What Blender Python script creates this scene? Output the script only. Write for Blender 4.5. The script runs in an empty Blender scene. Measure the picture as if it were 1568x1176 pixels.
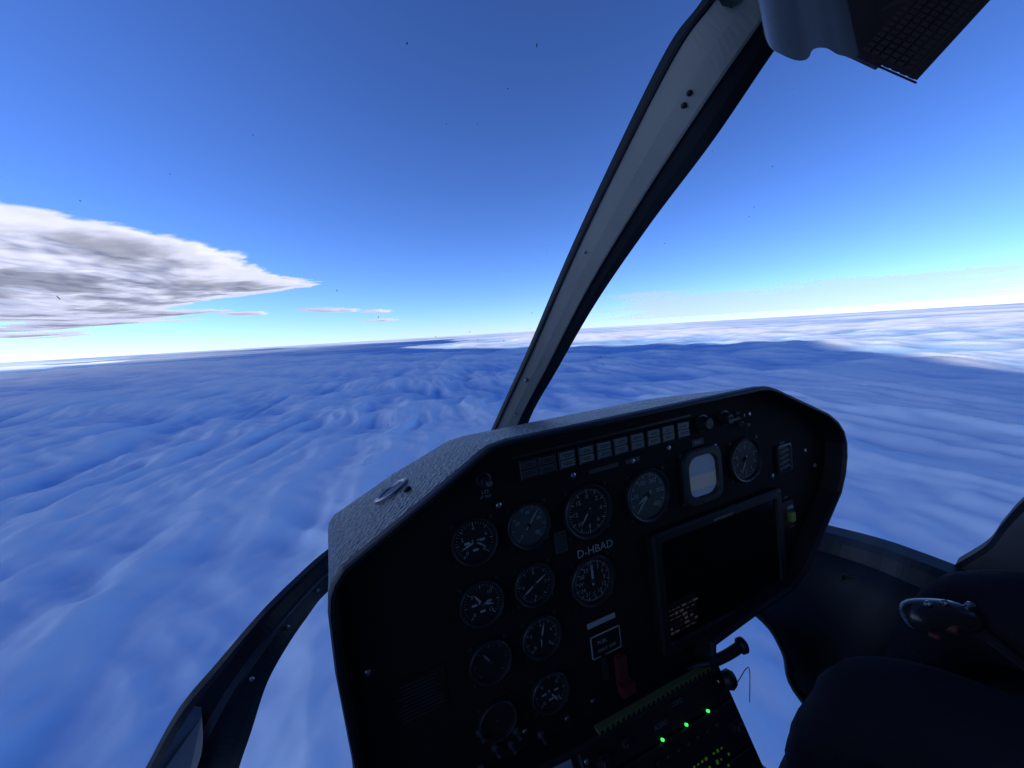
import bpy, bmesh, math, random
import numpy as np
from mathutils import Vector, Matrix
random.seed(4)
sc=bpy.context.scene
sc.view_settings.view_transform='Standard'; sc.view_settings.look='None'; sc.view_settings.exposure=0
col=sc.collection
# ---------------------------------------------------------------- camera
p=math.radians(7.04); r=math.radians(3.36)
F=Vector((0,math.cos(p),-math.sin(p))); U0=Vector((0,math.sin(p),math.cos(p))); R0=Vector((1,0,0))
Xc=math.cos(r)*R0-math.sin(r)*U0; Yc=math.sin(r)*R0+math.cos(r)*U0; Zc=-F
MC=Matrix((Xc,Yc,Zc)).transposed().to_4x4()
cam=bpy.data.cameras.new('camera'); co=bpy.data.objects.new('camera',cam); col.objects.link(co)
co.matrix_world=MC; cam.sensor_width=36; cam.lens=36*640/1568; cam.clip_start=.02; cam.clip_end=600000
sc.camera=co
# helicopter frame: x right, y up, z aft, origin on the instrument panel face
hx=Vector((.9064,.147,-.3959)).normalized(); hy=Vector((-.123,.9887,.0855)); hy=(hy-hy.dot(hx)*hx).normalized(); hz=hx.cross(hy)
MH=Matrix((hx,hy,hz)).transposed().to_4x4(); MH.translation=Vector((.1222,-.2061,-.68))
MH=MC@MH
# ---------------------------------------------------------------- materials
def mat(name,colr,rough=.6,metal=0,bump=None,var=0,spec=.5,emit=None,es=0,coat=0):
    m=bpy.data.materials.new(name); m.use_nodes=True; nt=m.node_tree; b=nt.nodes['Principled BSDF']
    b.inputs['Base Color'].default_value=(*colr,1); b.inputs['Roughness'].default_value=rough; b.inputs['Metallic'].default_value=metal
    b.inputs['Specular IOR Level'].default_value=spec; b.inputs['Coat Weight'].default_value=coat
    tc=nt.nodes.new('ShaderNodeTexCoord')
    if emit: b.inputs['Emission Color'].default_value=(*emit,1); b.inputs['Emission Strength'].default_value=es
    if var:
        n=nt.nodes.new('ShaderNodeTexNoise'); n.inputs['Scale'].default_value=14; n.inputs['Detail'].default_value=6
        nt.links.new(tc.outputs['Object'],n.inputs['Vector'])
        mx=nt.nodes.new('ShaderNodeMix'); mx.data_type='RGBA'; nt.links.new(n.outputs['Fac'],mx.inputs['Factor'])
        mx.inputs['A'].default_value=(*[c*(1-var) for c in colr],1); mx.inputs['B'].default_value=(*[min(1,c*(1+var)) for c in colr],1)
        nt.links.new(mx.outputs['Result'],b.inputs['Base Color'])
        mr=nt.nodes.new('ShaderNodeMapRange'); mr.inputs['To Min'].default_value=max(.05,rough-.12); mr.inputs['To Max'].default_value=min(1,rough+.12)
        nt.links.new(n.outputs['Fac'],mr.inputs['Value']); nt.links.new(mr.outputs['Result'],b.inputs['Roughness'])
    if bump:
        sc_,st,di,kind=bump
        if kind=='v':
            n2=nt.nodes.new('ShaderNodeTexVoronoi'); n2.feature='SMOOTH_F1'; n2.inputs['Scale'].default_value=sc_; out=n2.outputs['Distance']
        else:
            n2=nt.nodes.new('ShaderNodeTexNoise'); n2.inputs['Scale'].default_value=sc_; n2.inputs['Detail'].default_value=4; out=n2.outputs['Fac']
        nt.links.new(tc.outputs['Object'],n2.inputs['Vector'])
        bp=nt.nodes.new('ShaderNodeBump'); bp.inputs['Strength'].default_value=st; bp.inputs['Distance'].default_value=di
        nt.links.new(out,bp.inputs['Height']); nt.links.new(bp.outputs['Normal'],b.inputs['Normal'])
    return m
M_hood=mat('hood_leatherette',(.105,.105,.10),.36,bump=(170,1.0,.012,'v'),var=.3,spec=.6)
M_face=mat('panel_black',(.006,.0065,.0065),.8,bump=(500,.2,.0003,'n'),var=.3,spec=.18)
M_black=mat('black_plastic',(.008,.008,.009),.5,spec=.3)
M_bezel=mat('bezel_black',(.016,.017,.018),.42,spec=.35)
M_dial=mat('dial_face',(.010,.012,.012),.5,spec=.3)
M_dial2=mat('dial_face_grey',(.045,.055,.055),.4)
M_mark=mat('dial_marking',(.27,.29,.27),.7)
M_mark2=mat('dim_marking',(.12,.13,.13),.7)
M_red=mat('red_paint',(.09,.012,.010),.5)
M_yel=mat('yellow_green',(.22,.25,.03),.6)
M_screw=mat('screw_steel',(.35,.35,.34),.35,1)
M_ann=mat('annunciator_lens',(.12,.14,.14),.4)
M_annd=mat('annunciator_lens_dark',(.04,.045,.045),.4)
M_screen=mat('screen_glass',(.004,.004,.005),.22,spec=.2)
M_post=mat('post_grey',(.27,.245,.19),.5,var=.15,bump=(60,.15,.001,'n'))
M_rub=mat('rubber_seal',(.006,.007,.008),.55,spec=.2)
M_blue=mat('grey_blue_plastic',(.20,.235,.25),.20,var=.12,coat=.5)
M_brown=mat('brown_grille',(.06,.036,.030),.6)
M_dk=mat('dark_trim',(.014,.016,.020),.55,var=.3,bump=(90,.3,.001,'n'),spec=.25)
M_dk2=mat('dark_trim_grey',(.028,.032,.036),.5,var=.2,spec=.3)
M_post2=mat('door_post_grey',(.11,.115,.12),.5,var=.2)
M_cloth=mat('dark_cloth',(.012,.013,.018),.95,bump=(140,.6,.003,'n'),var=.5,spec=.1)
M_skin=mat('skin',(.45,.28,.2),.55)
M_green=mat('green_led',(.02,.3,.05),.5,emit=(.05,1,.15),es=1.2)
M_gtxt=mat('green_readout',(.03,.08,.02),.5,emit=(.3,.8,.1),es=.05)
M_sky1=mat('display_sky_reflection',(.10,.15,.24),.6,spec=.2,emit=(.20,.36,.66),es=.09)  # weak emission paints the sky reflected in the attitude display
M_sky2=mat('display_lower_reflection',(.14,.17,.21),.6,spec=.2,emit=(.28,.36,.46),es=.11)  # greyer lower half of the painted display reflection
M_map=mat('map_readout',(.06,.04,.04),.5,emit=(.5,.36,.34),es=.035)
# ---------------------------------------------------------------- helpers
def empty(name,m=MH):
    e=bpy.data.objects.new(name,None); col.objects.link(e); e.matrix_world=m; e.empty_display_size=.1; return e
def mk(name,vs,fs,mats,parent=None,fm=None,smooth=False,bevel=0,mw=None,auto=True):
    me=bpy.data.meshes.new(name); me.from_pydata([tuple(v) for v in vs],[],fs)
    if not isinstance(mats,(list,tuple)): mats=[mats]
    for m in mats: me.materials.append(m)
    if fm: me.polygons.foreach_set('material_index',fm)
    if smooth: me.polygons.foreach_set('use_smooth',[True]*len(fs))
    me.update()
    bm=bmesh.new(); bm.from_mesh(me); bmesh.ops.recalc_face_normals(bm,faces=bm.faces); bm.to_mesh(me); bm.free()
    o=bpy.data.objects.new(name,me); col.objects.link(o)
    if parent: o.parent=parent
    elif mw is not None: o.matrix_world=mw
    if bevel:
        b=o.modifiers.new('b','BEVEL'); b.width=bevel; b.segments=3; b.limit_method='ANGLE'; b.angle_limit=math.radians(35)
    return o
class MB:
    def __init__(s): s.v=[];s.f=[];s.m=[]
    def add(s,vs,fs,mi=0):
        n=len(s.v); s.v+=[tuple(v) for v in vs]; s.f+=[tuple(i+n for i in f) for f in fs]; s.m+=[mi]*len(fs)
    def box(s,c,d,mi=0,M=None):
        vs=[Vector((c[0]+d[0]/2*a,c[1]+d[1]/2*b,c[2]+d[2]/2*e)) for a in(-1,1) for b in(-1,1) for e in(-1,1)]
        if M: vs=[M@v for v in vs]
        s.add(vs,[(0,1,3,2),(4,6,7,5),(0,4,5,1),(2,3,7,6),(0,2,6,4),(1,5,7,3)],mi)
    def lathe(s,c,prof,mi=0,n=40,M=None,cap=True):
        vs=[]
        for (rr,z) in prof:
            for k in range(n):
                a=2*math.pi*k/n; vs.append(Vector((c[0]+rr*math.cos(a),c[1]+rr*math.sin(a),c[2]+z)))
        if M: vs=[M@v for v in vs]
        fs=[(i*n+k,i*n+(k+1)%n,(i+1)*n+(k+1)%n,(i+1)*n+k) for i in range(len(prof)-1) for k in range(n)]
        if cap: fs.append(tuple((len(prof)-1)*n+k for k in range(n)))
        s.add(vs,fs,mi)
    def out(s,name,mats,parent=None,**k): return mk(name,s.v,s.f,mats,parent,fm=s.m,**k)
def catmull(pts,k=6):
    P=[Vector(q) for q in pts]; P=[2*P[0]-P[1]]+P+[2*P[-1]-P[-2]]; out=[]
    for i in range(1,len(P)-2):
        a,b,c,d=P[i-1:i+3]
        for j in range(k):
            t=j/k; out.append(.5*((2*b)+(c-a)*t+(2*a-5*b+4*c-d)*t*t+(3*b-a-3*c+d)*t**3))
    out.append(P[-2]); return out
def mm(*l): return [Vector(q)/1000 for q in l]
def loft(name,L,Rr,sec,mats,parent,fwd,smooth=True,k=7):
    """sec: list of (t, depth, material of strip to next)"""
    L=catmull(L,k); Rr=catmull(Rr,k); n=len(sec); vs=[];fs=[];fm=[]
    for a,b in zip(L,Rr):
        for (t,d,_) in sec: vs.append(a.lerp(b,t)+fwd*d)
    for i in range(len(L)-1):
        for j in range(n):
            fs.append((i*n+j,i*n+(j+1)%n,(i+1)*n+(j+1)%n,(i+1)*n+j)); fm.append(sec[j][2])
    fs.append(tuple(range(n))); fm.append(sec[0][2]); fs.append(tuple((len(L)-1)*n+j for j in range(n))); fm.append(sec[0][2])
    return mk(name,vs,fs,mats,parent,fm=fm)
def tube(name,pts,rad,m,parent,k=6):
    cu=bpy.data.curves.new(name,'CURVE'); cu.dimensions='3D'; cu.bevel_depth=rad; cu.bevel_resolution=4; cu.use_fill_caps=True
    P=catmull(pts,k) if len(pts)>2 else [Vector(q) for q in pts]
    s=cu.splines.new('POLY'); s.points.add(len(P)-1)
    for q,v in zip(s.points,P): q.co=(*v,1)
    cu.materials.append(m); o=bpy.data.objects.new(name,cu); col.objects.link(o); o.parent=parent; return o
def text(s,c,size,m,parent,rot=0,z=.0012,M=None):
    cu=bpy.data.curves.new('marking_text','FONT'); cu.body=s; cu.size=size; cu.align_x='CENTER'; cu.align_y='CENTER'; cu.materials.append(m)
    cu.resolution_u=2
    o=bpy.data.objects.new('marking_text',cu); col.objects.link(o); o.parent=parent
    loc=Matrix.Translation((c[0],c[1],c[2] if len(c)>2 else z))@Matrix.Rotation(rot,4,'Z')
    o.matrix_local=(M@loc) if M else loc
    return o
# ================================================================ INSTRUMENT PANEL
panel=empty('instrument_panel')
rim=[(-398,-352),(-396,-264),(-392,-202),(-394,-85),(-391,-10),(-387,14),(-380,28),(-368,42),(-271,92),(-180,140),(-166,147),(-136,151),(120,149),(380,147),(408,144),(430,136),(584,62),(616,38),(635,14),(643,-14),(641,-45),(632,-80),(613,-118),(500,-235),(478,-255),(433,-275),(330,-285),(215,-300),(209,-352),(-46,-352),(-94,-352),(-180,-345),(-279,-348)]
fwd=[(-398,-352),(-396,-264),(-392,-202),(-394,-85),(-392,-30),(-391,-8),(-388,4),(-378,16),(-265,66),(-165,102),(-148,108),(-120,111),(130,110),(360,108),(390,105),(410,98),(550,40),(580,22),(600,4),(608,-20),(607,-48),(600,-80),(585,-118),(480,-225),(460,-245),(420,-262),(325,-275),(215,-295),(205,-345),(-46,-345),(-94,-345),(-180,-340),(-279,-343)]
rim=[Vector(q)/1000 for q in rim]; fw=[Vector(q)/1000 for q in fwd]
def inset(P,d):
    n=len(P); out=[]
    for i in range(n):
        a,b,c=P[i-1],P[i],P[(i+1)%n]
        e1=(b-a).normalized(); e2=(c-b).normalized(); n1=Vector((e1.y,-e1.x)); n2=Vector((e2.y,-e2.x)); nn=(n1+n2); nn.normalize()
        out.append(b+nn*d/max(.5,nn.dot(n1)))
    return out
N=len(rim)
loops=[([q for q in inset(rim,.011)],.000),(inset(rim,.009),.034),(inset(rim,.006),.040),(inset(rim,.002),.040),(rim,.036),(inset(rim,-.001),.026)]
for t in (.25,.5,.75): loops.append(([a.lerp(b,t) for a,b in zip(rim,fw)],.026-.286*t))
loops+= [(fw,-.252),(inset(fw,.004),-.26)]
vs=[];fs=[];fm=[]
for P,z in loops: vs+=[Vector((q.x,q.y,z)) for q in P]
for i in range(len(loops)-1):
    for k in range(N):
        fs.append((i*N+k,i*N+(k+1)%N,(i+1)*N+(k+1)%N,(i+1)*N+k)); fm.append(1 if i<5 else 0)
fs.append(tuple(range(N))); fm.append(2)
fs.append(tuple((len(loops)-1)*N+k for k in range(N))); fm.append(1)
h=mk('glareshield_housing',vs,fs,[M_hood,M_black,M_face],panel,fm=fm)
for q in h.data.polygons: q.use_smooth=(q.material_index==0)
def hoodpt(u,w):
    t=(.026-w)/.286; A=rim[7].lerp(fw[7],t); B=rim[8].lerp(fw[8],t); q=A.lerp(B,u); return Vector((q.x,q.y,w))
c=hoodpt(.85,-.125); e1=(hoodpt(1,-.125)-hoodpt(0,-.125)).normalized(); e2=(hoodpt(.85,-.05)-hoodpt(.85,-.2)).normalized(); en=e1.cross(e2); en.normalize()
if en.y<0: en=-en
MV=Matrix((e1,e2,en)).transposed().to_4x4(); MV.translation=c
vb=MB()
Ms=MV@Matrix.Diagonal((1.15,1.0,1,1))
vb.lathe((0,0,0),[(.0265,-.004),(.0265,.004),(.023,.0055),(.0195,.004),(.019,.0022)],0,M=Ms)
vb.lathe((0,0,0),[(.019,.0024),(.001,.0024)],1,M=Ms)
vb.lathe((.020,.060,0),[(.006,0),(.006,.004),(.003,.006)],2,n=16,M=MV)
vb.out('hood_vent',[M_screw,M_dk2,M_black],panel,smooth=False)
def circle_ticks(b,c,r0,r1,n,a0,a1,w,mi,z=.0032,skip=None):
    for i in range(n):
        a=a0+(a1-a0)*i/(n-1); l0=r0 if (i%5==0) else r0+(r1-r0)*.45
        d=Vector((math.sin(a),math.cos(a))); t=Vector((d.y,-d.x)); ww=w*(1.6 if i%5==0 else .8)
        P=[d*l0-t*ww,d*l0+t*ww,d*r1+t*ww,d*r1-t*ww]
        b.add([(c[0]+q.x,c[1]+q.y,z) for q in P],[(0,1,2,3)],mi)
def needle(b,c,a,l,w,mi,z=.0042):
    d=Vector((math.sin(a),math.cos(a))); t=Vector((d.y,-d.x))
    P=[-d*l*.25-t*w,-d*l*.25+t*w,d*l*.55+t*w*1.1,d*l,d*l*.55-t*w*1.1]
    b.add([(c[0]+q.x,c[1]+q.y,z) for q in P],[(0,1,2,3,4)],mi)
def gauge(name,c,R,needles,n=41,a0=-2.4,a1=2.4,nums=None,style='',dialm=None,markm=None):
    markm=markm or M_mark; dialm=dialm or M_dial
    b=MB(); c=Vector((*c,0))
    b.lathe(c,[(R,.000),(R,.007),(R*.96,.009),(R*.9,.008),(R*.875,.0028)],0,n=56,cap=False)
    b.lathe(c,[(R*.88,.0028),(.0005,.0028)],1,n=56)
    circle_ticks(b,c,R*.66,R*.82,n,a0,a1,R*.011,2)
    for (an,l,w) in needles: needle(b,c,an,R*l,R*w,2)
    b.lathe(c,[(R*.09,.0028),(R*.09,.006),(R*.07,.007)],0,n=20)
    if style=='sub':
        for sx,sy in ((-.33,0),(.33,0),(0,-.36)):
            b.add([(c.x+R*(sx+dx),c.y+R*(sy+dy),.0034) for dx,dy in ((-.12,-.05),(.12,-.05),(.12,.05),(-.12,.05))],[(0,1,2,3)],2)
    for k in range(4):
        a=math.pi/4+k*math.pi/2; b.lathe(c+Vector((math.cos(a)*R*1.16,math.sin(a)*R*1.16,0)),[(.0035,0),(.0035,.0015),(.002,.002)],0,n=10)
    b.out(name,[M_bezel,dialm,markm,M_screw],panel)
    if nums:
        for i,s in enumerate(nums):
            a=a0+(a1-a0)*i/(len(nums)-1) if not style=='full' else 2*math.pi*i/len(nums)
            text(s,(c.x+math.sin(a)*R*.55,c.y+math.cos(a)*R*.55,.0036),R*.23,markm,panel)
PI=math.pi
gauge('engine_gauge',(-.194,.009),.035,[(-1.9,.7,.04),(2.2,.6,.03)],31,nums=['0','2','4','6','8'],style='sub')
gauge('torque_gauge',(-.107,.008),.036,[(.7,.85,.03)],36,nums=['0','20','40','60','80'],dialm=M_dial2)
gauge('airspeed_indicator',(0,0),.045,[(-2.5,.55,.03)],61,0,2*PI,nums=['0','2','4','6','8','10','12','15'],style='full')
gauge('rotor_speed_gauge',(.124,-.005),.047,[(-2.35,.9,.028),(-2.0,.6,.04)],56,nums=['0','50','100','200','300','400'],dialm=M_dial2)
gauge('altimeter',(.372,.003),.045,[(-2.7,.75,.03)],51,0,2*PI,nums=['0','1','2','3','4','5','6','7','8','9'],style='full')
gauge('fuel_gauge',(-.196,-.084),.034,[(-.6,.6,.04),(1.9,.6,.04)],31,nums=['0','5','10','15'],style='sub')
gauge('oil_temperature_gauge',(-.110,-.086),.034,[(1.1,.75,.04),(-2.1,.75,.04)],40,0,2*PI,nums=['0','3','6','9'],style='full')
gauge('directional_gyro',(-.006,-.116),.042,[(.0,.7,.05)],73,0,2*PI,nums=['N','3','6','E','12','15','S','21','24','W','30','33'],style='full')
gauge('clock',(-.195,-.175),.033,[(-.6,.6,.04)],31,markm=M_mark2)
gauge('turbine_temperature_gauge',(-.109,-.172),.034,[(.3,.7,.04),(3.3,.5,.03)],41,nums=['0','2','4','6','8'])
gauge('hydraulic_pressure_gauge',(-.106,-.266),.033,[(2.6,.7,.04)],31,nums=['0','4','8','12'],style='sub')
gauge('spare_gauge',(-.196,-.268),.030,[],21,markm=M_bezel)
def rrect(cx,cy,hw,hh,rr,z,n=6):
    out=[]
    for (sx,sy,a0) in ((1,1,0),(-1,1,90),(-1,-1,180),(1,-1,270)):
        for k in range(n+1):
            a=math.radians(a0+90*k/n); out.append(Vector((cx+sx*(hw-rr)+rr*math.cos(a),cy+sy*(hh-rr)+rr*math.sin(a),z)))
    return out
def ringframe(b,cx,cy,prof,mi,rr=.01,M=None,capm=None):
    n=None; vs=[]
    for (hw,hh,z) in prof:
        q=rrect(cx,cy,hw,hh,min(rr,hw*.9,hh*.9),z); n=len(q); vs+=q
    if M: vs=[M@v for v in vs]
    fs=[(i*n+k,i*n+(k+1)%n,(i+1)*n+(k+1)%n,(i+1)*n+k) for i in range(len(prof)-1) for k in range(n)]
    b.add(vs,fs,mi)
    if capm is not None: b.add(vs[-n:],[tuple(range(n))],capm)
b=MB()
ringframe(b,.252,0,[(.049,.053,0),(.049,.053,.008),(.046,.050,.011),(.037,.040,.011),(.035,.038,.004)],0,.022)
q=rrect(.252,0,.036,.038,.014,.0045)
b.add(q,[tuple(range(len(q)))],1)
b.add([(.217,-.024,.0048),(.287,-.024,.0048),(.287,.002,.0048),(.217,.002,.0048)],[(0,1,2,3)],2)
for k in range(4):
    a=PI/4+k*PI/2; b.lathe((.252+math.cos(a)*.062,math.sin(a)*.064,0),[(.004,0),(.004,.0015),(.002,.002)],3,n=10)
b.box((.252,.062,.001),(.03,.012,.0015),0)
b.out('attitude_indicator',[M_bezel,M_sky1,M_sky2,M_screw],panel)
text('PULL',(.252,.062,.0022),.008,M_mark,panel)
b=MB()
for i,u in enumerate((-.096,-.064,-.029,.007,.042,.076,.111,.147,.180,.216)):
    ringframe(b,u,.094,[(.0155,.0155,0),(.0155,.0155,.006),(.0145,.0145,.007),(.0128,.0128,.006)],0,.002)
    mi=2 if i<2 else 1
    b.box((u,.1005,.005),(.025,.0115,.003),mi); b.box((u,.0875,.005),(.025,.0115,.003),mi)
    for yy in (.1015,.0985,.089,.086): b.box((u+random.uniform(-.001,.001),yy,.00665),(random.uniform(.012,.020),.0011,.0006),3)
b.box((.06,.115,.001),(.36,.004,.002),0)
b.out('annunciator_panel',[M_bezel,M_ann,M_annd,M_black],panel)
b=MB()
def knob(c,R,h,mi=0): b.lathe((c[0],c[1],0),[(R*1.3,0),(R*1.3,.002),(R,.003),(R*.92,h),(R*.7,h+.002)],mi,n=20)
knob((-.168,.093),.009,.012); knob((.268,.095),.013,.016); knob((.325,.094),.012,.014); b.box((.325,.094,.018),(.03,.005,.012),0)
b.lathe((-.168,.093,.012),[(.005,0),(.006,.010),(.004,.014)],1,n=14)
for c in [(-.019,.064),(.182,.066),(-.081,-.326),(.395,.09),(-.36,-.12),(.56,-.02),(.59,-.06),(-.155,-.31),(-.03,-.32),(-.15,.05),(.45,-.05),(.10,.06),(-.35,-.31)]:
    b.lathe((c[0],c[1],0),[(.0045,0),(.0045,.002),(.0025,.003)],1,n=14)
for (x,y) in [(-.225,-.275),(-.205,-.31),(-.18,-.318),(-.13,-.328),(-.23,-.33),(-.17,-.3),(.36,.095),(.37,.075)]:
    b.lathe((x,y,0),[(.006,0),(.005,.004),(.0025,.005),(.0025,.016),(.0032,.018)],7,n=12)
ringframe(b,.487,-.02,[(.022,.03,0),(.022,.03,.006),(.018,.026,.007),(.016,.024,.003)],0,.006,capm=0)
for k in range(4): b.box((.487,-.036+k*.011,.006),(.024,.003,.002),7)
ringframe(b,.487,-.14,[(.018,.028,0),(.018,.028,.005),(.015,.025,.005)],0,.004,capm=0)
b.box((.489,-.145,.009),(.013,.020,.010),3); b.box((.489,-.125,.007),(.016,.006,.004),2); b.box((.489,-.167,.007),(.016,.004,.004),4)
ringframe(b,.008,-.232,[(.030,.020,0),(.030,.020,.001),(.028,.018,.001)],2,.003)
b.box((.008,-.232,.0008),(.056,.036,.001),5)
b.box((.026,-.285,.010),(.018,.055,.012),4); b.box((.026,-.308,.020),(.026,.018,.016),4); b.box((-.002,-.27,.004),(.008,.04,.006),0)
b.box((.003,-.191,.0012),(.056,.009,.0015),2)
b.box((-.055,-.036,.0010),(.022,.034,.0012),7)
for k in range(6): b.box((-.055,-.048+k*.005,.002),(.016,.0012,.0006),5)
b.box((-.298,-.183,.0010),(.074,.066,.0012),5)
for k in range(10): b.box((-.298+random.uniform(-.003,.001),-.208+k*.0055,.002),(random.uniform(.045,.062),.0010,.0006),7)
b.box((.10,.062,.0010),(.03,.008,.001),7); b.box((.04,.062,.0010),(.06,.007,.001),7)
b.out('switches_and_placards',[M_bezel,M_screw,M_mark,M_yel,M_red,M_face,M_mark2,M_annd],panel,bevel=.0006)
text('D-HBAD',(.007,-.067,.0012),.019,M_mark,panel)
text('FUEL',(.0,-.226,.0022),.009,M_mark,panel); text('SHUT OFF',(.008,-.24,.0022),.008,M_mark,panel)
text('LTS',(-.168,.075,.0012),.007,M_mark,panel); text('LT TEST',(-.168,.068,.0012),.005,M_mark,panel)
text('VHF',(.487,.012,.0012),.008,M_mark,panel); text('ON',(.487,-.105,.0012),.007,M_mark,panel)
b=MB()
ringframe(b,.283,-.184,[(.170,.112,0),(.170,.112,.014),(.166,.108,.018),(.153,.096,.018),(.151,.094,.013)],0,.008,capm=1)
for k in range(9): b.box((.155+k*.032,-.291,.0185),(.016,.006,.003),0)
b.box((.283,-.084,.0182),(.05,.004,.001),2)
random.seed(9)
for r_ in range(6):
    x=.136
    while x<.195:
        w=random.uniform(.004,.012); b.box((x+w/2,-.262+r_*.0085,.0136),(w,random.choice((.0015,.004,.005)),.0004),3 if random.random()<.75 else 4); x+=w+random.uniform(.002,.006)
b.box((.168,-.236,.0133),(.066,.060,.0003),5)
b.out('navigation_screen',[M_black,M_screen,M_mark2,M_map,M_red,M_black],panel,bevel=.0008)
b=MB(); b.box((.082,-.341,.030),(.256,.010,.012),0)
for k in range(24): b.box((-.04+k*.0105,-.341,.0365),(.0045,.006,.0012),1)
b.out('warning_strip',[mat('strip',(.10,.12,.035),.5),M_face],panel)
# ================================================================ PEDESTAL
ped=empty('center_pedestal')
tl=math.atan(.58)
MPd=Matrix.Translation((.07,-.345,.012))@Matrix.Rotation(-tl,4,'X')
b=MB()
b.box((0,-.30,-.10),(.330,.60,.20),0,MPd)
for i,(yc,hh) in enumerate(((-.035,.028),(-.100,.034),(-.172,.036),(-.245,.034),(-.32,.034))):
    ringframe(b,0,yc,[(.155,hh,0),(.155,hh,.008),(.152,hh-.003,.010)],1,.004,MPd,capm=1)
    for sx in (-.145,.145): b.lathe((sx,yc,.010),[(.004,0),(.003,.002)],2,n=10,M=MPd)
for (x,y,R) in ((-.12,-.045,.012),(-.075,-.04,.009),(-.125,-.105,.013),(.135,-.10,.012),(-.12,-.175,.012),(.12,-.175,.013),(-.07,-.112,.008),(.0,-.25,.01),(.08,-.25,.01),(-.08,-.25,.01)):
    b.lathe((x,y,.010),[(R,0),(R*.95,.010),(R*.6,.011),(R*.6,.018),(R*.45,.020)],3,n=18,M=MPd)
for k in range(7): b.lathe((-.03+k*.022,-.085,.010),[(.0042,0),(.0042,.004),(.003,.006)],1,n=10,M=MPd)
b.out('radio_stack',[M_black,M_black,M_screw,M_black],ped,bevel=.0008)
b=MB()
for x in (-.008,.045,.096): b.lathe((x,-.062,.010),[(.0024,0),(.0024,.004),(.0012,.005)],0,n=14,M=MPd)
random.seed(3)
for r_ in range(4):
    for k in range(9):
        if random.random()<.75: b.box((.03+k*.009,-.115-r_*.012,.0106),(random.uniform(.002,.005),random.uniform(.002,.006),.0006),1,MPd)
b.out('radio_lights',[M_green,M_gtxt],ped)
for s,x,y in (('COM1',-.01,-.018),('COM2',.045,-.030),('NAV',.10,-.018),('AUDIO',.0,-.045)):
    text(s,(x,y,.0108),.009,M_mark2,ped,M=MPd)
lev=empty('engine_control_lever')
tube('lever_handle',[(.200,-.330,.035),(.232,-.322,.045),(.262,-.312,.052)],.0095,M_black,lev)
tube('lever_arm',[(.15,-.36,.0),(.18,-.338,.02),(.200,-.330,.035)],.006,M_black,lev)
b=MB(); b.lathe((0,0,-.006),[(.010,0),(.014,.003),(.014,.010),(.010,.013)],0,n=20,M=Matrix.Translation((.262,-.312,.052))@Matrix.Rotation(math.radians(80),4,'Y'))
b.lathe((0,0,-.01),[(.010,0),(.015,.006),(.017,.014),(.012,.022),(.004,.025)],0,n=22,M=Matrix.Translation((.222,-.362,.050))@Matrix.Rotation(math.radians(70),4,'Y'))
b.out('lever_knob',[M_black],lev,smooth=True)
tube('control_cable',[(.20,-.40,.03),(.27,-.42,.02),(.33,-.425,.0),(.365,-.46,-.02),(.37,-.54,-.03)],.0009,M_dk2,lev)
# ================================================================ WINDSHIELD POST
post=empty('windshield_center_post')
L=mm((150,735,290),(138,674,194),(134,651,128),(123,554,1),(110,431,-146),(94,261,-334),(44,66,-501),(3,-63,-583))
R_=mm((236,668,330),(222,607,236),(188,521,153),(170,440,32),(155,335,-117),(158,205,-301),(131,75,-431),(115,-79,-533))
fd=Vector((.15,.25,-.95)).normalized()
loft('post_frame',L,R_,[(0,.015,1),(0,.0,1),(.02,-.004,1),(.055,-.004,1),(.085,.001,0),(.34,-.002,0),(.58,.001,0),(.62,.004,1),(.66,.012,1),(.82,.014,1),(.97,.02,1),(1,.035,1)],[M_post,M_rub,M_dk2],post,fd,k=10)
b=MB()
Lc=catmull(L,10); Rc=catmull(R_,10)
for i,t,s in ((53,.24,.0060),(21,.40,.0035),(22,.42,.0035),(64,.3,.003),(58,.4,.003),(38,.2,.0025)):
    q=Lc[i].lerp(Rc[i],t)-fd*.004; zq=Vector((0,0,1)).rotation_difference(-fd).to_matrix().to_4x4(); zq.translation=q
    b.lathe((0,0,-.002),[(s,0),(s,.004),(s*.6,.006)],0 if i!=21 and i!=22 else 1,n=14,M=zq)
b.out('post_screws',[M_screw,M_black],post)
# ================================================================ LOWER WINDSHIELD ARCH
arch=empty('lower_windshield_frame')
O=mm((-760,-390,-185),(-691,-294,-206),(-646,-236,-236),(-600,-210,-284),(-534,-174,-346),(-480,-159,-412),(-414,-141,-472),(-321,-128,-532),(-120,-110,-590))
I=mm((-590,-400,-110),(-564,-312,-149),(-542,-271,-187),(-522,-241,-247),(-497,-235,-324),(-465,-231,-398),(-426,-227,-470),(-333,-209,-529),(-120,-200,-590))
loft('arch_frame',O,I,[(0,.02,1),(0.02,0,1),(.10,-.004,1),(.40,.0,0),(.46,-.006,2),(.50,-.006,0),(.62,.006,1),(.90,.004,1),(1,.0,1),(1,.03,1)],[M_dk,M_rub,M_dk2],arch,Vector((-.1,.1,-1)).normalized(),k=8)
b=MB(); O2=catmull(O,6); I2=catmull(I,6)
P=[O2[i].lerp(I2[i],.12)+Vector((0,.004,.012)) for i in range(3,15)]+[O2[i].lerp(I2[i],.12+.42*math.sin(min(1,(15-i)/7)*PI/2))+Vector((0,.004,.012)) for i in range(14,2,-1)]
b.add(P,[tuple(range(len(P)))],0); b.out('arch_trim_panel',[mat('trim_blue',(.04,.055,.075),.45)],arch)
b=MB()
for i in (18,26,34): b.lathe((0,0,0),[(.004,0),(.003,.003)],0,n=10,M=Matrix.Translation(O2[i].lerp(I2[i],.7)+Vector((0,0,.0))))
b.out('arch_screws',[M_screw],arch)
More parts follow.
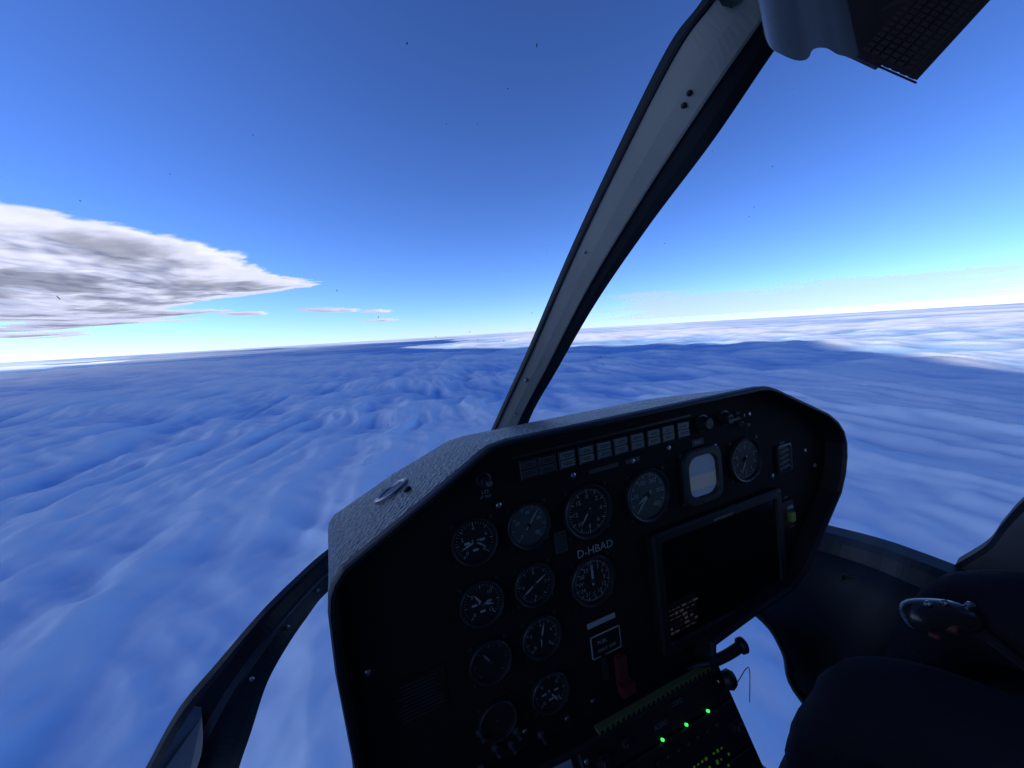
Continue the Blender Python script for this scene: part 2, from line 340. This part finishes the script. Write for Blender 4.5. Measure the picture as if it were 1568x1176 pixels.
# ================================================================ RIGHT SIDE STRUCTURE
door=empty('cockpit_door_frame')
tp=mm((700,-290,-330),(829,-331,-124),(825,-322,0),(809,-318,85),(850,-350,223),(870,-360,500),(880,-360,900))
bt=[q+Vector((-.035,-.045,.0)) for q in tp]
loft('door_sill',tp,bt,[(0,0,0),(.3,-.006,0),(1,0,1),(1,.05,1),(0,.05,1)],[M_dk2,M_dk],door,Vector((1,0,-.3)).normalized())
tp2=[q+Vector((-.03,-.045,.0)) for q in tp]
b2=mm((500,-420,-290),(545,-470,-135),(560,-540,-85),(555,-620,-60),(560,-700,60),(560,-800,500),(560,-800,900))
mid=[a.lerp(b_,.5)+Vector((.05,-.10,0)) for a,b_ in zip(tp2,b2)]
vs=[];fs=[]
A=catmull(tp2,5);Bm=catmull(mid,5);C=catmull(b2,5)
for a_,m_,c_ in zip(A,Bm,C):
    for t in range(7):
        s=t/6; vs.append(a_*(1-s)**2+m_*2*s*(1-s)+c_*s*s)
for i in range(len(A)-1):
    for j in range(6): fs.append((i*7+j,i*7+j+1,(i+1)*7+j+1,(i+1)*7+j))
o=mk('side_lower_panel',vs,fs,M_dk,door,smooth=True); so=o.modifiers.new('s','SOLIDIFY'); so.thickness=.006
tube('panel_edge_bead',[q+Vector((0,.002,.004)) for q in b2[:5]],.006,M_dk2,door)
ringframe_b=MB()
for (zc,l) in ((-.02,.09),(.22,.10)):
    q=Matrix.Translation((.785,-.42,zc))@Matrix.Rotation(math.radians(-80),4,'Y')
    ringframe(ringframe_b,0,0,[(l/2,.022,0),(l/2,.022,.006),(l/2-.004,.018,.007),(l/2-.007,.015,.002)],0,.008,q,capm=1)
ringframe_b.out('side_pocket',[M_dk2,M_black],door)
loft('door_post',mm((870,-330,120),(881,-269,166),(850,-200,200),(822,-110,250),(800,100,380),(770,400,560),(740,700,700)),mm((905,-370,200),(890,-330,230),(868,-262,270),(835,-190,320),(820,50,450),(790,370,630),(760,680,770)),[(0,0,1),(.1,-.006,0),(.8,-.006,0),(1,0,1),(1,.04,1),(0,.04,1)],[M_post2,M_rub],door,Vector((1,0,-.2)).normalized())
# ================================================================ OVERHEAD CONSOLE
ov=empty('overhead_console')
def prism(name,P,up,m,par,bev=.006,seg=4):
    P=[Vector(q) for q in P]; n=len(P); vs=P+[q+up for q in P]
    fs=[tuple(range(n)),tuple(range(n,2*n))]+[(i,(i+1)%n,n+(i+1)%n,n+i) for i in range(n)]
    o=mk(name,vs,fs,m,par,bevel=bev); o.modifiers['b'].segments=seg; o.modifiers['b'].angle_limit=math.radians(30); return o
up=Vector((.02,.16,-.03))
S=catmull(mm((190,683,215),(172,640,230),(162,607,232),(154,576,243),(158,560,254),(170,551,262),(182,552,266),(190,562,268),(200,560,275),(208,551,281),(217,545,287),(240,527,300)),4)
P=S+mm((262,540,310),(290,600,300),(280,680,270))
o=prism('console_moulding',P,up,M_blue,ov,.016,6)
for q in o.data.polygons: q.use_smooth=True
B0=mm((216,541,296),(269,505,323),(355,582,353),(395,625,366),(312,640,296),(250,590,296))
prism('speaker_box',B0,up*.9+Vector((0,0,0)),M_brown,ov,.003,2)
b=MB()
eA=(B0[2]-B0[1]); eB=(B0[0]-B0[1]); nA=eA.cross(eB).normalized()
if nA.y>0: nA=-nA
for i in range(15):
    for j in range(7):
        c=B0[1]+eA*(.04+.063*i)+eB*(.12+.14*j)*1.0+nA*.0008
        d1=eA*.024; d2=eB*.05
        b.add([c-d1-d2,c+d1-d2,c+d1+d2,c-d1+d2],[(0,1,2,3)],0)
b.out('speaker_grille',[mat('grille_dots',(.08,.05,.044),.5)],ov)
tube('speaker_box_edge',[B0[0]+nA*.001,B0[1]+nA*.001],.001,mat('red_edge',(.08,.012,.03),.5),ov)
prism('green_padding',mm((128,700,185),(143,651,197),(152,645,203),(170,655,215),(180,700,205)),Vector((.02,.1,-.02)),mat('dark_green_pad',(.015,.04,.03),.7),ov,.006)
# ================================================================ CABIN SHELL
cab=empty('helicopter_cabin')
b=MB()
b.box((.12,.735,.93),(1.75,.03,1.2),0)
b.box((.12,-.05,1.54),(1.75,1.55,.03),0)
b.box((-.1,-.815,.85),(1.32,.03,1.35),0)
b.box((.72,-.83,.42),(.36,.03,.95),0)
b.box((.985,-.60,.85),(.03,.46,1.35),0); b.box((-.745,-.60,.95),(.03,.46,1.15),0)
b.box((.985,.30,1.35),(.03,.85,.36),0); b.box((-.745,.30,1.35),(.03,.85,.36),0)
b.out('cabin_lining',[mat('cabin_lining',(.18,.17,.16),.85,var=.2)],cab,bevel=.008)
# ================================================================ PILOT SEAT + PILOT
seat=empty('pilot_seat'); b=MB()
b.box((.57,-.50,.72),(.46,.12,.46),0); b.box((.57,-.12,.98),(.46,.70,.10),0); b.box((.57,-.68,.74),(.36,.24,.36),0); b.box((.57,.33,.99),(.26,.18,.08),0)
b.out('seat_cushions',[mat('seat_fabric',(.05,.055,.06),.9,bump=(200,.4,.001,'n'))],seat,bevel=.03)
pil=empty('pilot')
def skin(name,nodes,edges,m,par,sub=2):
    me=bpy.data.meshes.new(name); ks=list(nodes); me.from_pydata([nodes[k][0] for k in ks],[(ks.index(a),ks.index(c)) for a,c in edges],[])
    o=bpy.data.objects.new(name,me); col.objects.link(o); o.parent=par; me.materials.append(m)
    s=o.modifiers.new('s','SKIN'); s.use_smooth_shade=True
    for i,k in enumerate(ks):
        rr=nodes[k][1]; me.skin_vertices[0].data[i].radius=(rr,rr) if not isinstance(rr,tuple) else rr
    me.skin_vertices[0].data[0].use_root=True
    u=o.modifiers.new('u','SUBSURF'); u.levels=sub; u.render_levels=sub; return o
nd={'pel':((.57,-.33,.70),(.16,.12)),'sp':((.57,-.12,.76),(.15,.11)),'ch':((.57,.08,.77),(.17,.12)),'nk':((.57,.24,.75),.065),
 'lh':((.48,-.35,.64),.105),'lm':((.455,-.375,.42),.092),'lk':((.430,-.405,.165),.085),'ls':((.415,-.56,.10),.068),'la':((.40,-.72,.04),.05),
 'rh':((.66,-.35,.64),.105),'rm':((.68,-.315,.43),.098),'rk':((.695,-.300,.22),.094),'rs':((.71,-.50,.13),.070),'ra':((.72,-.70,.06),.05),
 'lsh':((.42,.14,.77),.07),'le':((.36,-.08,.70),.05),'lw':((.40,-.21,.52),.034),
 'rsh':((.72,.14,.77),.07),'re':((.79,-.08,.70),.05),'rw':((.745,-.18,.53),.034)}
ed=[('pel','sp'),('sp','ch'),('ch','nk'),('pel','lh'),('lh','lm'),('lm','lk'),('lk','ls'),('ls','la'),('pel','rh'),('rh','rm'),('rm','rk'),('rk','rs'),('rs','ra'),('ch','lsh'),('lsh','le'),('le','lw'),('ch','rsh'),('rsh','re'),('re','rw')]
body=skin('clothed_body',nd,ed,M_cloth,pil)
tx=bpy.data.textures.new('cloth_folds','CLOUDS'); tx.noise_scale=.09; tx.noise_depth=3
dm=body.modifiers.new('folds','DISPLACE'); dm.texture=tx; dm.strength=.022; dm.texture_coords='LOCAL'
for sgn,nm,w,xx in ((1,'left',(.40,-.21,.52),.40),(-1,'right',(.745,-.18,.53),.745)):
    w=Vector(w); H={'w':(tuple(w+Vector((0,0,.02))),.026),'p':(tuple(w+Vector((0,-.012,-.05))),(.036,.016))}; E=[('w','p')]
    for i,(dx,l) in enumerate(((-.030,.070),(-.010,.080),(.011,.074),(.030,.058))):
        a_=w+Vector((dx,-.012,-.080)); H['a%d'%i]=(tuple(a_),.0095); H['b%d'%i]=(tuple(a_+Vector((dx*.15,-.004,-l*.5))),.0085); H['c%d'%i]=(tuple(a_+Vector((dx*.2,-.022,-l*.92))),.007)
        E+=[('p','a%d'%i),('a%d'%i,'b%d'%i),('b%d'%i,'c%d'%i)]
    H['t0']=(tuple(w+Vector((.036*sgn,-.014,-.035))),.011); H['t1']=(tuple(w+Vector((.056*sgn,-.020,-.068))),.0095); H['t2']=(tuple(w+Vector((.056*sgn,-.026,-.095))),.008)
    E+=[('p','t0'),('t0','t1'),('t1','t2')]
    skin(nm+'_hand',H,E,M_skin,pil)
    sx=.40 if sgn==1 else .72; zz=.04 if sgn==1 else .06; yy=-.72 if sgn==1 else -.70
    skin(nm+'_shoe',{'h':((sx,yy-.03,zz+.03),.045),'m':((sx,yy-.05,zz-.08),(.045,.035)),'t':((sx,yy-.06,zz-.19),(.04,.028))},[('h','m'),('m','t')],M_black,pil)
b=MB()
hc=Vector((.57,.38,.72))
bm=bmesh.new(); bmesh.ops.create_icosphere(bm,subdivisions=4,radius=1)
for v in bm.verts:
    n_=v.co.copy(); x,y,z=n_.x*.075,n_.y*.115,n_.z*.098
    if y<0: x*=1-.28*(-y/.115)
    if n_.z<0:
        z-=.022*math.exp(-((n_.x/.16)**2+((n_.y+.08)/.2)**2)); z+=.010*math.exp(-(((abs(n_.x)-.4)/.16)**2+((n_.y-.08)/.14)**2)); z-=.006*math.exp(-((n_.x/.3)**2+((n_.y+.5)/.12)**2))
    v.co=hc+Vector((x,y,z))
me=bpy.data.meshes.new('head'); bm.to_mesh(me); bm.free(); me.materials.append(M_skin); me.materials.append(mat('hair',(.03,.02,.015),.9))
for q in me.polygons:
    q.use_smooth=True; c=q.center-hc
    if c.y>.055 or (c.z>.02 and c.y>-.03): q.material_index=1
o=bpy.data.objects.new('head',me); col.objects.link(o); o.parent=pil
b=MB()
for sx in (-1,1):
    b.lathe((0,0,0),[(.034,0),(.038,.01),(.034,.032),(.02,.038)],0,n=24,M=Matrix.Translation(hc+Vector((sx*.07,-.005,.0)))@Matrix.Rotation(sx*PI/2,4,'Y'))
    b.lathe((0,0,0),[(.012,-.006),(.0115,0),(.007,.004)],1,n=16,M=Matrix.Translation(hc+Vector((sx*.03,.008,-.085)))@Matrix.Rotation(PI,4,'X'))
b.out('headset',[M_black,M_mark],pil,smooth=True)
tube('headset_band',[hc+Vector((math.cos(a)*.088,math.sin(a)*.128,0)) for a in [PI*k/10 for k in range(11)]],.008,M_black,pil,2)
# ================================================================ CYCLIC STICK
cy=empty('cyclic_stick')
st=[(.60,-.62,.50),(.625,-.50,.46),(.63,-.40,.38),(.605,-.32,.275),(.585,-.285,.235)]
tube('stick_tube',st,.010,mat('stick_metal',(.04,.04,.045),.35,.6),cy)
skin('grip',{'a':((.605,-.290,.250),.020),'b':((.582,-.280,.227),.029),'c':((.556,-.277,.205),.027),'d':((.533,-.281,.188),.031),'e':((.515,-.290,.176),.020)},[('a','b'),('b','c'),('c','d'),('d','e')],mat('grip_gloss',(.02,.02,.022),.22),cy)
b=MB()
for q,m_,R in (((.585,-.257,.240),1,.007),((.560,-.2555,.217),1,.006),((.538,-.256,.204),1,.006)):
    b.lathe((0,0,0),[(R,-.004),(R,.006),(R*.6,.009)],m_,n=16,M=Matrix.Translation(q)@Matrix.Rotation(math.radians(-60),4,'X'))
b.lathe((0,0,0),[(.008,-.006),(.008,.005),(.006,.008)],0,n=16,M=Matrix.Translation((.552,-.288,.230)))
b.lathe((0,0,0),[(.005,-.006),(.005,.005),(.003,.008)],0,n=16,M=Matrix.Translation((.527,-.300,.216)))
b.out('grip_buttons',[M_red,mat('button_chrome',(.3,.3,.3),.25,1)],cy)
# ================================================================ WINDSHIELD PANE WITH INSECT MARKS
def wsurf(x,y):
    z=-.56+.50*(y+.1)+.62*(y+.1)**2+.45*max(0,abs(x-.12)-.25)**2
    return Vector((x,y,z-.05))
ws=empty('windshield'); nx,ny=40,24; vs=[];fs=[]
for j in range(ny):
    for i in range(nx): vs.append(wsurf(-.72+1.62*i/(nx-1),-.12+.86*j/(ny-1)))
for j in range(ny-1):
    for i in range(nx-1): fs.append((j*nx+i,j*nx+i+1,(j+1)*nx+i+1,(j+1)*nx+i))
mg=bpy.data.materials.new('clear_acrylic'); mg.use_nodes=True; nt=mg.node_tree; nt.nodes.clear()
o_=nt.nodes.new('ShaderNodeOutputMaterial'); t_=nt.nodes.new('ShaderNodeBsdfTransparent')
t_.inputs[0].default_value=(.985,.99,1,1); nt.links.new(t_.outputs[0],o_.inputs[0])
mk('pane',vs,fs,mg,ws,smooth=True)
b=MB(); random.seed(21)
def speck(x,y,s):
    c=wsurf(x,y)+Vector((0,0,.002)); n=7; a0=random.random()*6; el=random.uniform(1,3)
    ca,sa=math.cos(a0),math.sin(a0); P=[]
    for k in range(n):
        a=2*PI*k/n; rr=s*random.uniform(.6,1.3); px=rr*math.cos(a)*el; py=rr*math.sin(a)/el**.5
        P.append(c+Vector((px*ca-py*sa,px*sa+py*ca,(px*sa+py*ca)*.8)))
    b.add(P,[tuple(range(n))],0)
for k in range(70): speck(random.uniform(-.65,.8),random.uniform(-.05,.65),random.choice((.0004,.0005,.0006,.0010)))
for k in range(22): speck(random.gauss(.34,.03),random.gauss(.21,.012),random.choice((.0005,.0008,.0014)))
for k in range(25): speck(random.gauss(-.10,.12),random.gauss(.27,.05),random.choice((.0004,.0006,.0009)))
b.out('insect_marks',[mat('insect_mark',(.03,.04,.06),.8)],ws)
# ================================================================ CLOUDS
def perlin(x,y,seed):
    xi=np.floor(x).astype(np.int64); yi=np.floor(y).astype(np.int64); xf=x-xi; yf=y-yi
    def g(ix,iy,dx,dy):
        h=(ix*374761393+iy*668265263+seed*982451653)&0xffffffff; h=((h^(h>>13))*1274126177)&0xffffffff; h=h^(h>>16)
        a=(h&0xffff)/65536.*2*np.pi; return np.cos(a)*dx+np.sin(a)*dy
    u=xf*xf*xf*(xf*(xf*6-15)+10); v=yf*yf*yf*(yf*(yf*6-15)+10)
    n00=g(xi,yi,xf,yf);n10=g(xi+1,yi,xf-1,yf);n01=g(xi,yi+1,xf,yf-1);n11=g(xi+1,yi+1,xf-1,yf-1)
    return ((n00*(1-u)+n10*u)*(1-v)+(n01*(1-u)+n11*u)*v)*1.5
def gridmesh(name,X,Y,Z,m,attrs={},wrap=False):
    nr,na=X.shape; me=bpy.data.meshes.new(name)
    V=np.stack([X,Y,Z],-1).reshape(-1,3).astype(np.float32)
    i=np.arange(nr-1)[:,None]; na2=na if wrap else na-1; j=np.arange(na2)[None,:]; j2=(j+1)%na
    Fc=np.stack([i*na+j,i*na+j2,(i+1)*na+j2,(i+1)*na+j],-1).reshape(-1,4)
    me.vertices.add(len(V)); me.vertices.foreach_set('co',V.ravel())
    me.loops.add(Fc.size); me.loops.foreach_set('vertex_index',Fc.ravel().astype(np.int32))
    me.polygons.add(len(Fc)); me.polygons.foreach_set('loop_start',np.arange(0,Fc.size,4,dtype=np.int32))
    me.update(calc_edges=True); me.polygons.foreach_set('use_smooth',np.ones(len(Fc),bool))
    for k,a in attrs.items():
        at=me.attributes.new(k,'FLOAT','POINT'); at.data.foreach_set('value',a.ravel().astype(np.float32))
    me.materials.append(m); o=bpy.data.objects.new(name,me); col.objects.link(o); return o
DK=250.
az=np.concatenate([np.linspace(-72,72,900,endpoint=False),np.linspace(72,288,120,endpoint=False)])*np.pi/180
rg=np.concatenate([np.exp(np.linspace(np.log(60),np.log(30000),800,endpoint=False)),np.exp(np.linspace(np.log(30000),np.log(350000),90))])
Rg,Az=np.meshgrid(rg,az,indexing='ij'); X=Rg*np.sin(Az); Y=Rg*np.cos(Az)
spc=Rg*.0080*np.where(Rg>30000,3.4,1)
def att(wl): return np.clip((wl/spc-1.5)/3,0,1)
th=math.radians(-12)
A_=X*math.sin(th)+Y*math.cos(th); C_=X*math.cos(th)-Y*math.sin(th)
wx=55*perlin(X/700,Y/700,5)+14*perlin(X/150,Y/150,6); wy=80*perlin(X/500,Y/500,7)+26*perlin(X/130,Y/130,8)
C2=C_+wx; A2=A_+wy
def ridge(n,s=2.1,e=.09): return np.clip(1-(np.sqrt(n*n+e*e)-e)*s,-1,1)
big=perlin(C2/900,A2/1800,1)*16*att(900)
m1=.35+1.3*np.clip(perlin(X/600,Y/800,9)+.45,0,1)
r0=perlin(C2/105,A2/520,41)*15*att(105)
r1=ridge(perlin(C2/75,A2/330,2),2.1)*8.5*att(75)*m1
r2=ridge(perlin(C2/36,A2/150,21),2.0,.12)*3.0*att(36)*m1
cr1=ridge(perlin((C2*.6+A2*.8)/75,(C2*.8-A2*.6)/280,3),2.1)*4.2*att(70)*(1.7-m1)
sm=perlin(X/50,Y/50,42)*3.2*att(46)+perlin(X/26,Y/26,4)*1.7*att(24)+perlin(X/13,Y/13,11)*.7*att(12)
far=perlin(X/2500,Y/1500,12)*26*att(1500)+perlin(X/7000,Y/5000,13)*45*np.clip(Rg/9000,0,1)+perlin(X/800,Y/500,14)*26*att(500)*np.clip(Rg/3000,0,1)+perlin(X/300,Y/260,15)*20*att(260)*np.clip(Rg/3000,0,1)
lo=r0+r1+r2+cr1+sm+big*.4
hgt=big+lo+far
Z=-DK+hgt
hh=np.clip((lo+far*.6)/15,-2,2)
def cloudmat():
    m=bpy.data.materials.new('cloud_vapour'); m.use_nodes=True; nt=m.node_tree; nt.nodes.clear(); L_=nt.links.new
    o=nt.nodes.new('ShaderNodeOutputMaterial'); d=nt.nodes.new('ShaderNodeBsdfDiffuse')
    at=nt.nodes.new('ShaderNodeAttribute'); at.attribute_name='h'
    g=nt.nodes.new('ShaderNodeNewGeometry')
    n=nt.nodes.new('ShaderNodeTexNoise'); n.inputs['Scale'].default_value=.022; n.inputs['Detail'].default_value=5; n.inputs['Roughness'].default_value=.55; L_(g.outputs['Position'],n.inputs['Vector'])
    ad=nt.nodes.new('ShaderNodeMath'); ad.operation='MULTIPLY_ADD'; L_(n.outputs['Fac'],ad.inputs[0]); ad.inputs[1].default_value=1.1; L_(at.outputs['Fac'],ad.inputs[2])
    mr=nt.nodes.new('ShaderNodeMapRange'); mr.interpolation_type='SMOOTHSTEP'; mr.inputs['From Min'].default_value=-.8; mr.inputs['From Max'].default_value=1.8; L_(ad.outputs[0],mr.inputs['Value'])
    cr=nt.nodes.new('ShaderNodeMix'); cr.data_type='RGBA'; L_(mr.outputs[0],cr.inputs['Factor']); cr.inputs['A'].default_value=(.30,.55,.86,1); cr.inputs['B'].default_value=(.95,.98,.99,1)  # trough shade and crest light painted into the albedo by height
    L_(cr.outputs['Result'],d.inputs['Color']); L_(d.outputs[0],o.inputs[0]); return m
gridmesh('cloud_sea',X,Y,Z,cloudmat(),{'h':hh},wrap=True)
# high cloud bank between us and the sun
HB=4000.
az=np.radians(np.linspace(-176,-8,500)); rg=np.exp(np.linspace(np.log(6500),np.log(200000),460)); Rg,Az=np.meshgrid(rg,az,indexing='ij'); X=Rg*np.sin(Az); Y=Rg*np.cos(Az)
poly=np.array([(-7000,-16000),(-7258,998),(-6342,3300),(-9500,7000),(-12528,11040),(-11896,13976),(-10820,18544),(-12400,23600),(-13788,29680),(-17200,32400),(-26700,39100),(-42800,51880),(-84000,73960),(-84000,66000),(-24000,15000),(-24000,-16000)],float)  # unseen left part of the outline shaped to shade cockpit and cloud sea
def sdf(X,Y,poly):
    d=np.full(X.shape,1e18); ins=np.zeros(X.shape,bool); n=len(poly)
    for i in range(n):
        a=poly[i]; b_=poly[(i+1)%n]; e=b_-a; wx=X-a[0]; wy=Y-a[1]; t=np.clip((wx*e[0]+wy*e[1])/(e@e),0,1)
        d=np.minimum(d,(wx-e[0]*t)**2+(wy-e[1]*t)**2)
        c=((a[1]<=Y)&(b_[1]>Y))|((b_[1]<=Y)&(a[1]>Y)); xx=a[0]+(Y-a[1])/((b_[1]-a[1]) or 1)*e[0]; ins^=(c&(X<xx))
    return np.sqrt(d)*np.where(ins,1,-1)
sd=sdf(X,Y,poly)/Rg
nz=perlin(X/3600,Y/3600,31)*.5+perlin(X/1400,Y/1400,32)*.3+perlin(X/560,Y/560,33)*.18
nzf=perlin(X/16000,Y/8000,34)
dens=sd*9+nz*.35+nzf*.9*np.clip(Rg/25000-.7,0,1)
for (cx,cy,rx,ry) in ((-21500,52000,3600,4800),(-17500,58000,2400,4200),(-25500,86000,3800,7000),(-31000,50500,3000,3500)):
    dens=np.maximum(dens,.42-.5*(((X-cx)/rx)**2+((Y-cy)/ry)**2)+nz*.5)
Zb=HB+nz*280*np.clip(dens,0,1)-360*np.clip(dens,0,1)+perlin(X/14000,Y/8800,34)*200
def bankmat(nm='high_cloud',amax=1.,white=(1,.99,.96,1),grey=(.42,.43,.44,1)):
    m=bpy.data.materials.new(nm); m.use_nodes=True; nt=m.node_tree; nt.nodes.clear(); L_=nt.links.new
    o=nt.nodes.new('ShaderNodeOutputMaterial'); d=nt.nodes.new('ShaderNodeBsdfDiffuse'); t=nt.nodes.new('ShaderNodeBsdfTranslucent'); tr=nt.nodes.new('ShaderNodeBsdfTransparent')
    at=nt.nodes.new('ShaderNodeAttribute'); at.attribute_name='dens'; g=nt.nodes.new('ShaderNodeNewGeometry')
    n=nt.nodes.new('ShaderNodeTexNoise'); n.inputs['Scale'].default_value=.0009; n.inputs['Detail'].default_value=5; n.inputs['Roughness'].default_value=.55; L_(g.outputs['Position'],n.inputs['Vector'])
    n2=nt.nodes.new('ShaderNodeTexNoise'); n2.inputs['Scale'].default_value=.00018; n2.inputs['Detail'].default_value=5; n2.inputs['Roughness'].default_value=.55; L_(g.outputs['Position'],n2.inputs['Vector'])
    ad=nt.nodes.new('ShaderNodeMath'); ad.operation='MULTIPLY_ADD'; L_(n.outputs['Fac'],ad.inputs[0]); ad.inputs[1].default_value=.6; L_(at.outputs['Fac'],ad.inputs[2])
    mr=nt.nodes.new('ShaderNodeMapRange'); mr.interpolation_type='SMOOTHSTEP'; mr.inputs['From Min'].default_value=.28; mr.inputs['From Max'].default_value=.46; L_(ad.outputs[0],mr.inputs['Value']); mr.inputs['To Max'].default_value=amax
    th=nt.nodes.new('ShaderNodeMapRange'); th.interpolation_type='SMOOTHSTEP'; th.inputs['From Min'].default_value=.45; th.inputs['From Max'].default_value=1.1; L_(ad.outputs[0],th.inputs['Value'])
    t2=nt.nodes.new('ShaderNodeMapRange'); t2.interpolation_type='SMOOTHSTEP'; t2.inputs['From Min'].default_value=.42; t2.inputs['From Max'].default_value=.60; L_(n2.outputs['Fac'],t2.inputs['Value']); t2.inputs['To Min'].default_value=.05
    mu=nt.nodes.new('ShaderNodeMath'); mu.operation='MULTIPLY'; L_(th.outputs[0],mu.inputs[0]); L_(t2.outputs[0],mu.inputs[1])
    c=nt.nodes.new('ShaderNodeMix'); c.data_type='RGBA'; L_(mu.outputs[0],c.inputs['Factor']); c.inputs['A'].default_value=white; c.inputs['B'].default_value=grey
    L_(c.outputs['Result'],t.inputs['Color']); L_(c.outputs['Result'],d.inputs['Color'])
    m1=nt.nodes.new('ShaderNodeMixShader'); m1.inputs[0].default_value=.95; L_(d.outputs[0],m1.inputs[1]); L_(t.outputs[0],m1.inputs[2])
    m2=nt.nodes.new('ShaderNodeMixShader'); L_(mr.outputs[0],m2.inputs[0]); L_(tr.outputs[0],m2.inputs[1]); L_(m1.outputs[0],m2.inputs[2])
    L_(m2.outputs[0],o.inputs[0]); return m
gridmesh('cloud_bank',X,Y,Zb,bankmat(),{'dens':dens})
# faint distant cirrus veil to the right
az=np.radians(np.linspace(5,58,160)); rg=np.exp(np.linspace(np.log(40000),np.log(330000),160)); Rg,Az=np.meshgrid(rg,az,indexing='ij'); X=Rg*np.sin(Az); Y=Rg*np.cos(Az)
dens=np.minimum((Rg-58000)/30000,np.minimum((np.degrees(Az)-13)/9,(54-np.degrees(Az))/12))*.5-.1+perlin(X/16000,Y/16000,61)*.35
gridmesh('cirrus_veil',X,Y,np.full(X.shape,HB),bankmat('cirrus_vapour',.5,(.92,.92,.96,1),(.8,.82,.88,1)),{'dens':np.minimum(dens,.25)})
# ================================================================ SKY + SUN
SE=24; SA=-95
w=bpy.data.worlds.new('World'); sc.world=w; w.use_nodes=True; nt=w.node_tree; bg=nt.nodes['Background']
sk=nt.nodes.new('ShaderNodeTexSky'); sk.sky_type='NISHITA'; sk.sun_disc=False; sk.sun_elevation=math.radians(SE); sk.sun_rotation=math.radians(SA)
sk.altitude=2500; sk.air_density=1.0; sk.dust_density=.15; sk.ozone_density=3.0
def mulc(a,c):
    n=nt.nodes.new('ShaderNodeMix'); n.data_type='RGBA'; n.blend_type='MULTIPLY'; n.inputs['Factor'].default_value=1; n.inputs['B'].default_value=(*c,1); nt.links.new(a,n.inputs['A']); return n.outputs['Result']
x1=mulc(sk.outputs[0],(.15,.15,.15)); gm=nt.nodes.new('ShaderNodeGamma'); gm.inputs['Gamma'].default_value=1.22; nt.links.new(x1,gm.inputs['Color'])
k=1/.15
x2=mulc(gm.outputs[0],(.80*k,1.0*k,1.48*k))
nt.links.new(x2,bg.inputs['Color']); bg.inputs['Strength'].default_value=.15
sd_=Vector((math.sin(math.radians(SA))*math.cos(math.radians(SE)),math.cos(math.radians(SA))*math.cos(math.radians(SE)),math.sin(math.radians(SE))))
l=bpy.data.lights.new('sun','SUN'); l.energy=5; l.angle=math.radians(.5); l.color=(1,.92,.79)
lo_=bpy.data.objects.new('sun',l); col.objects.link(lo_); lo_.rotation_euler=(sd_).to_track_quat('Z','Y').to_euler()
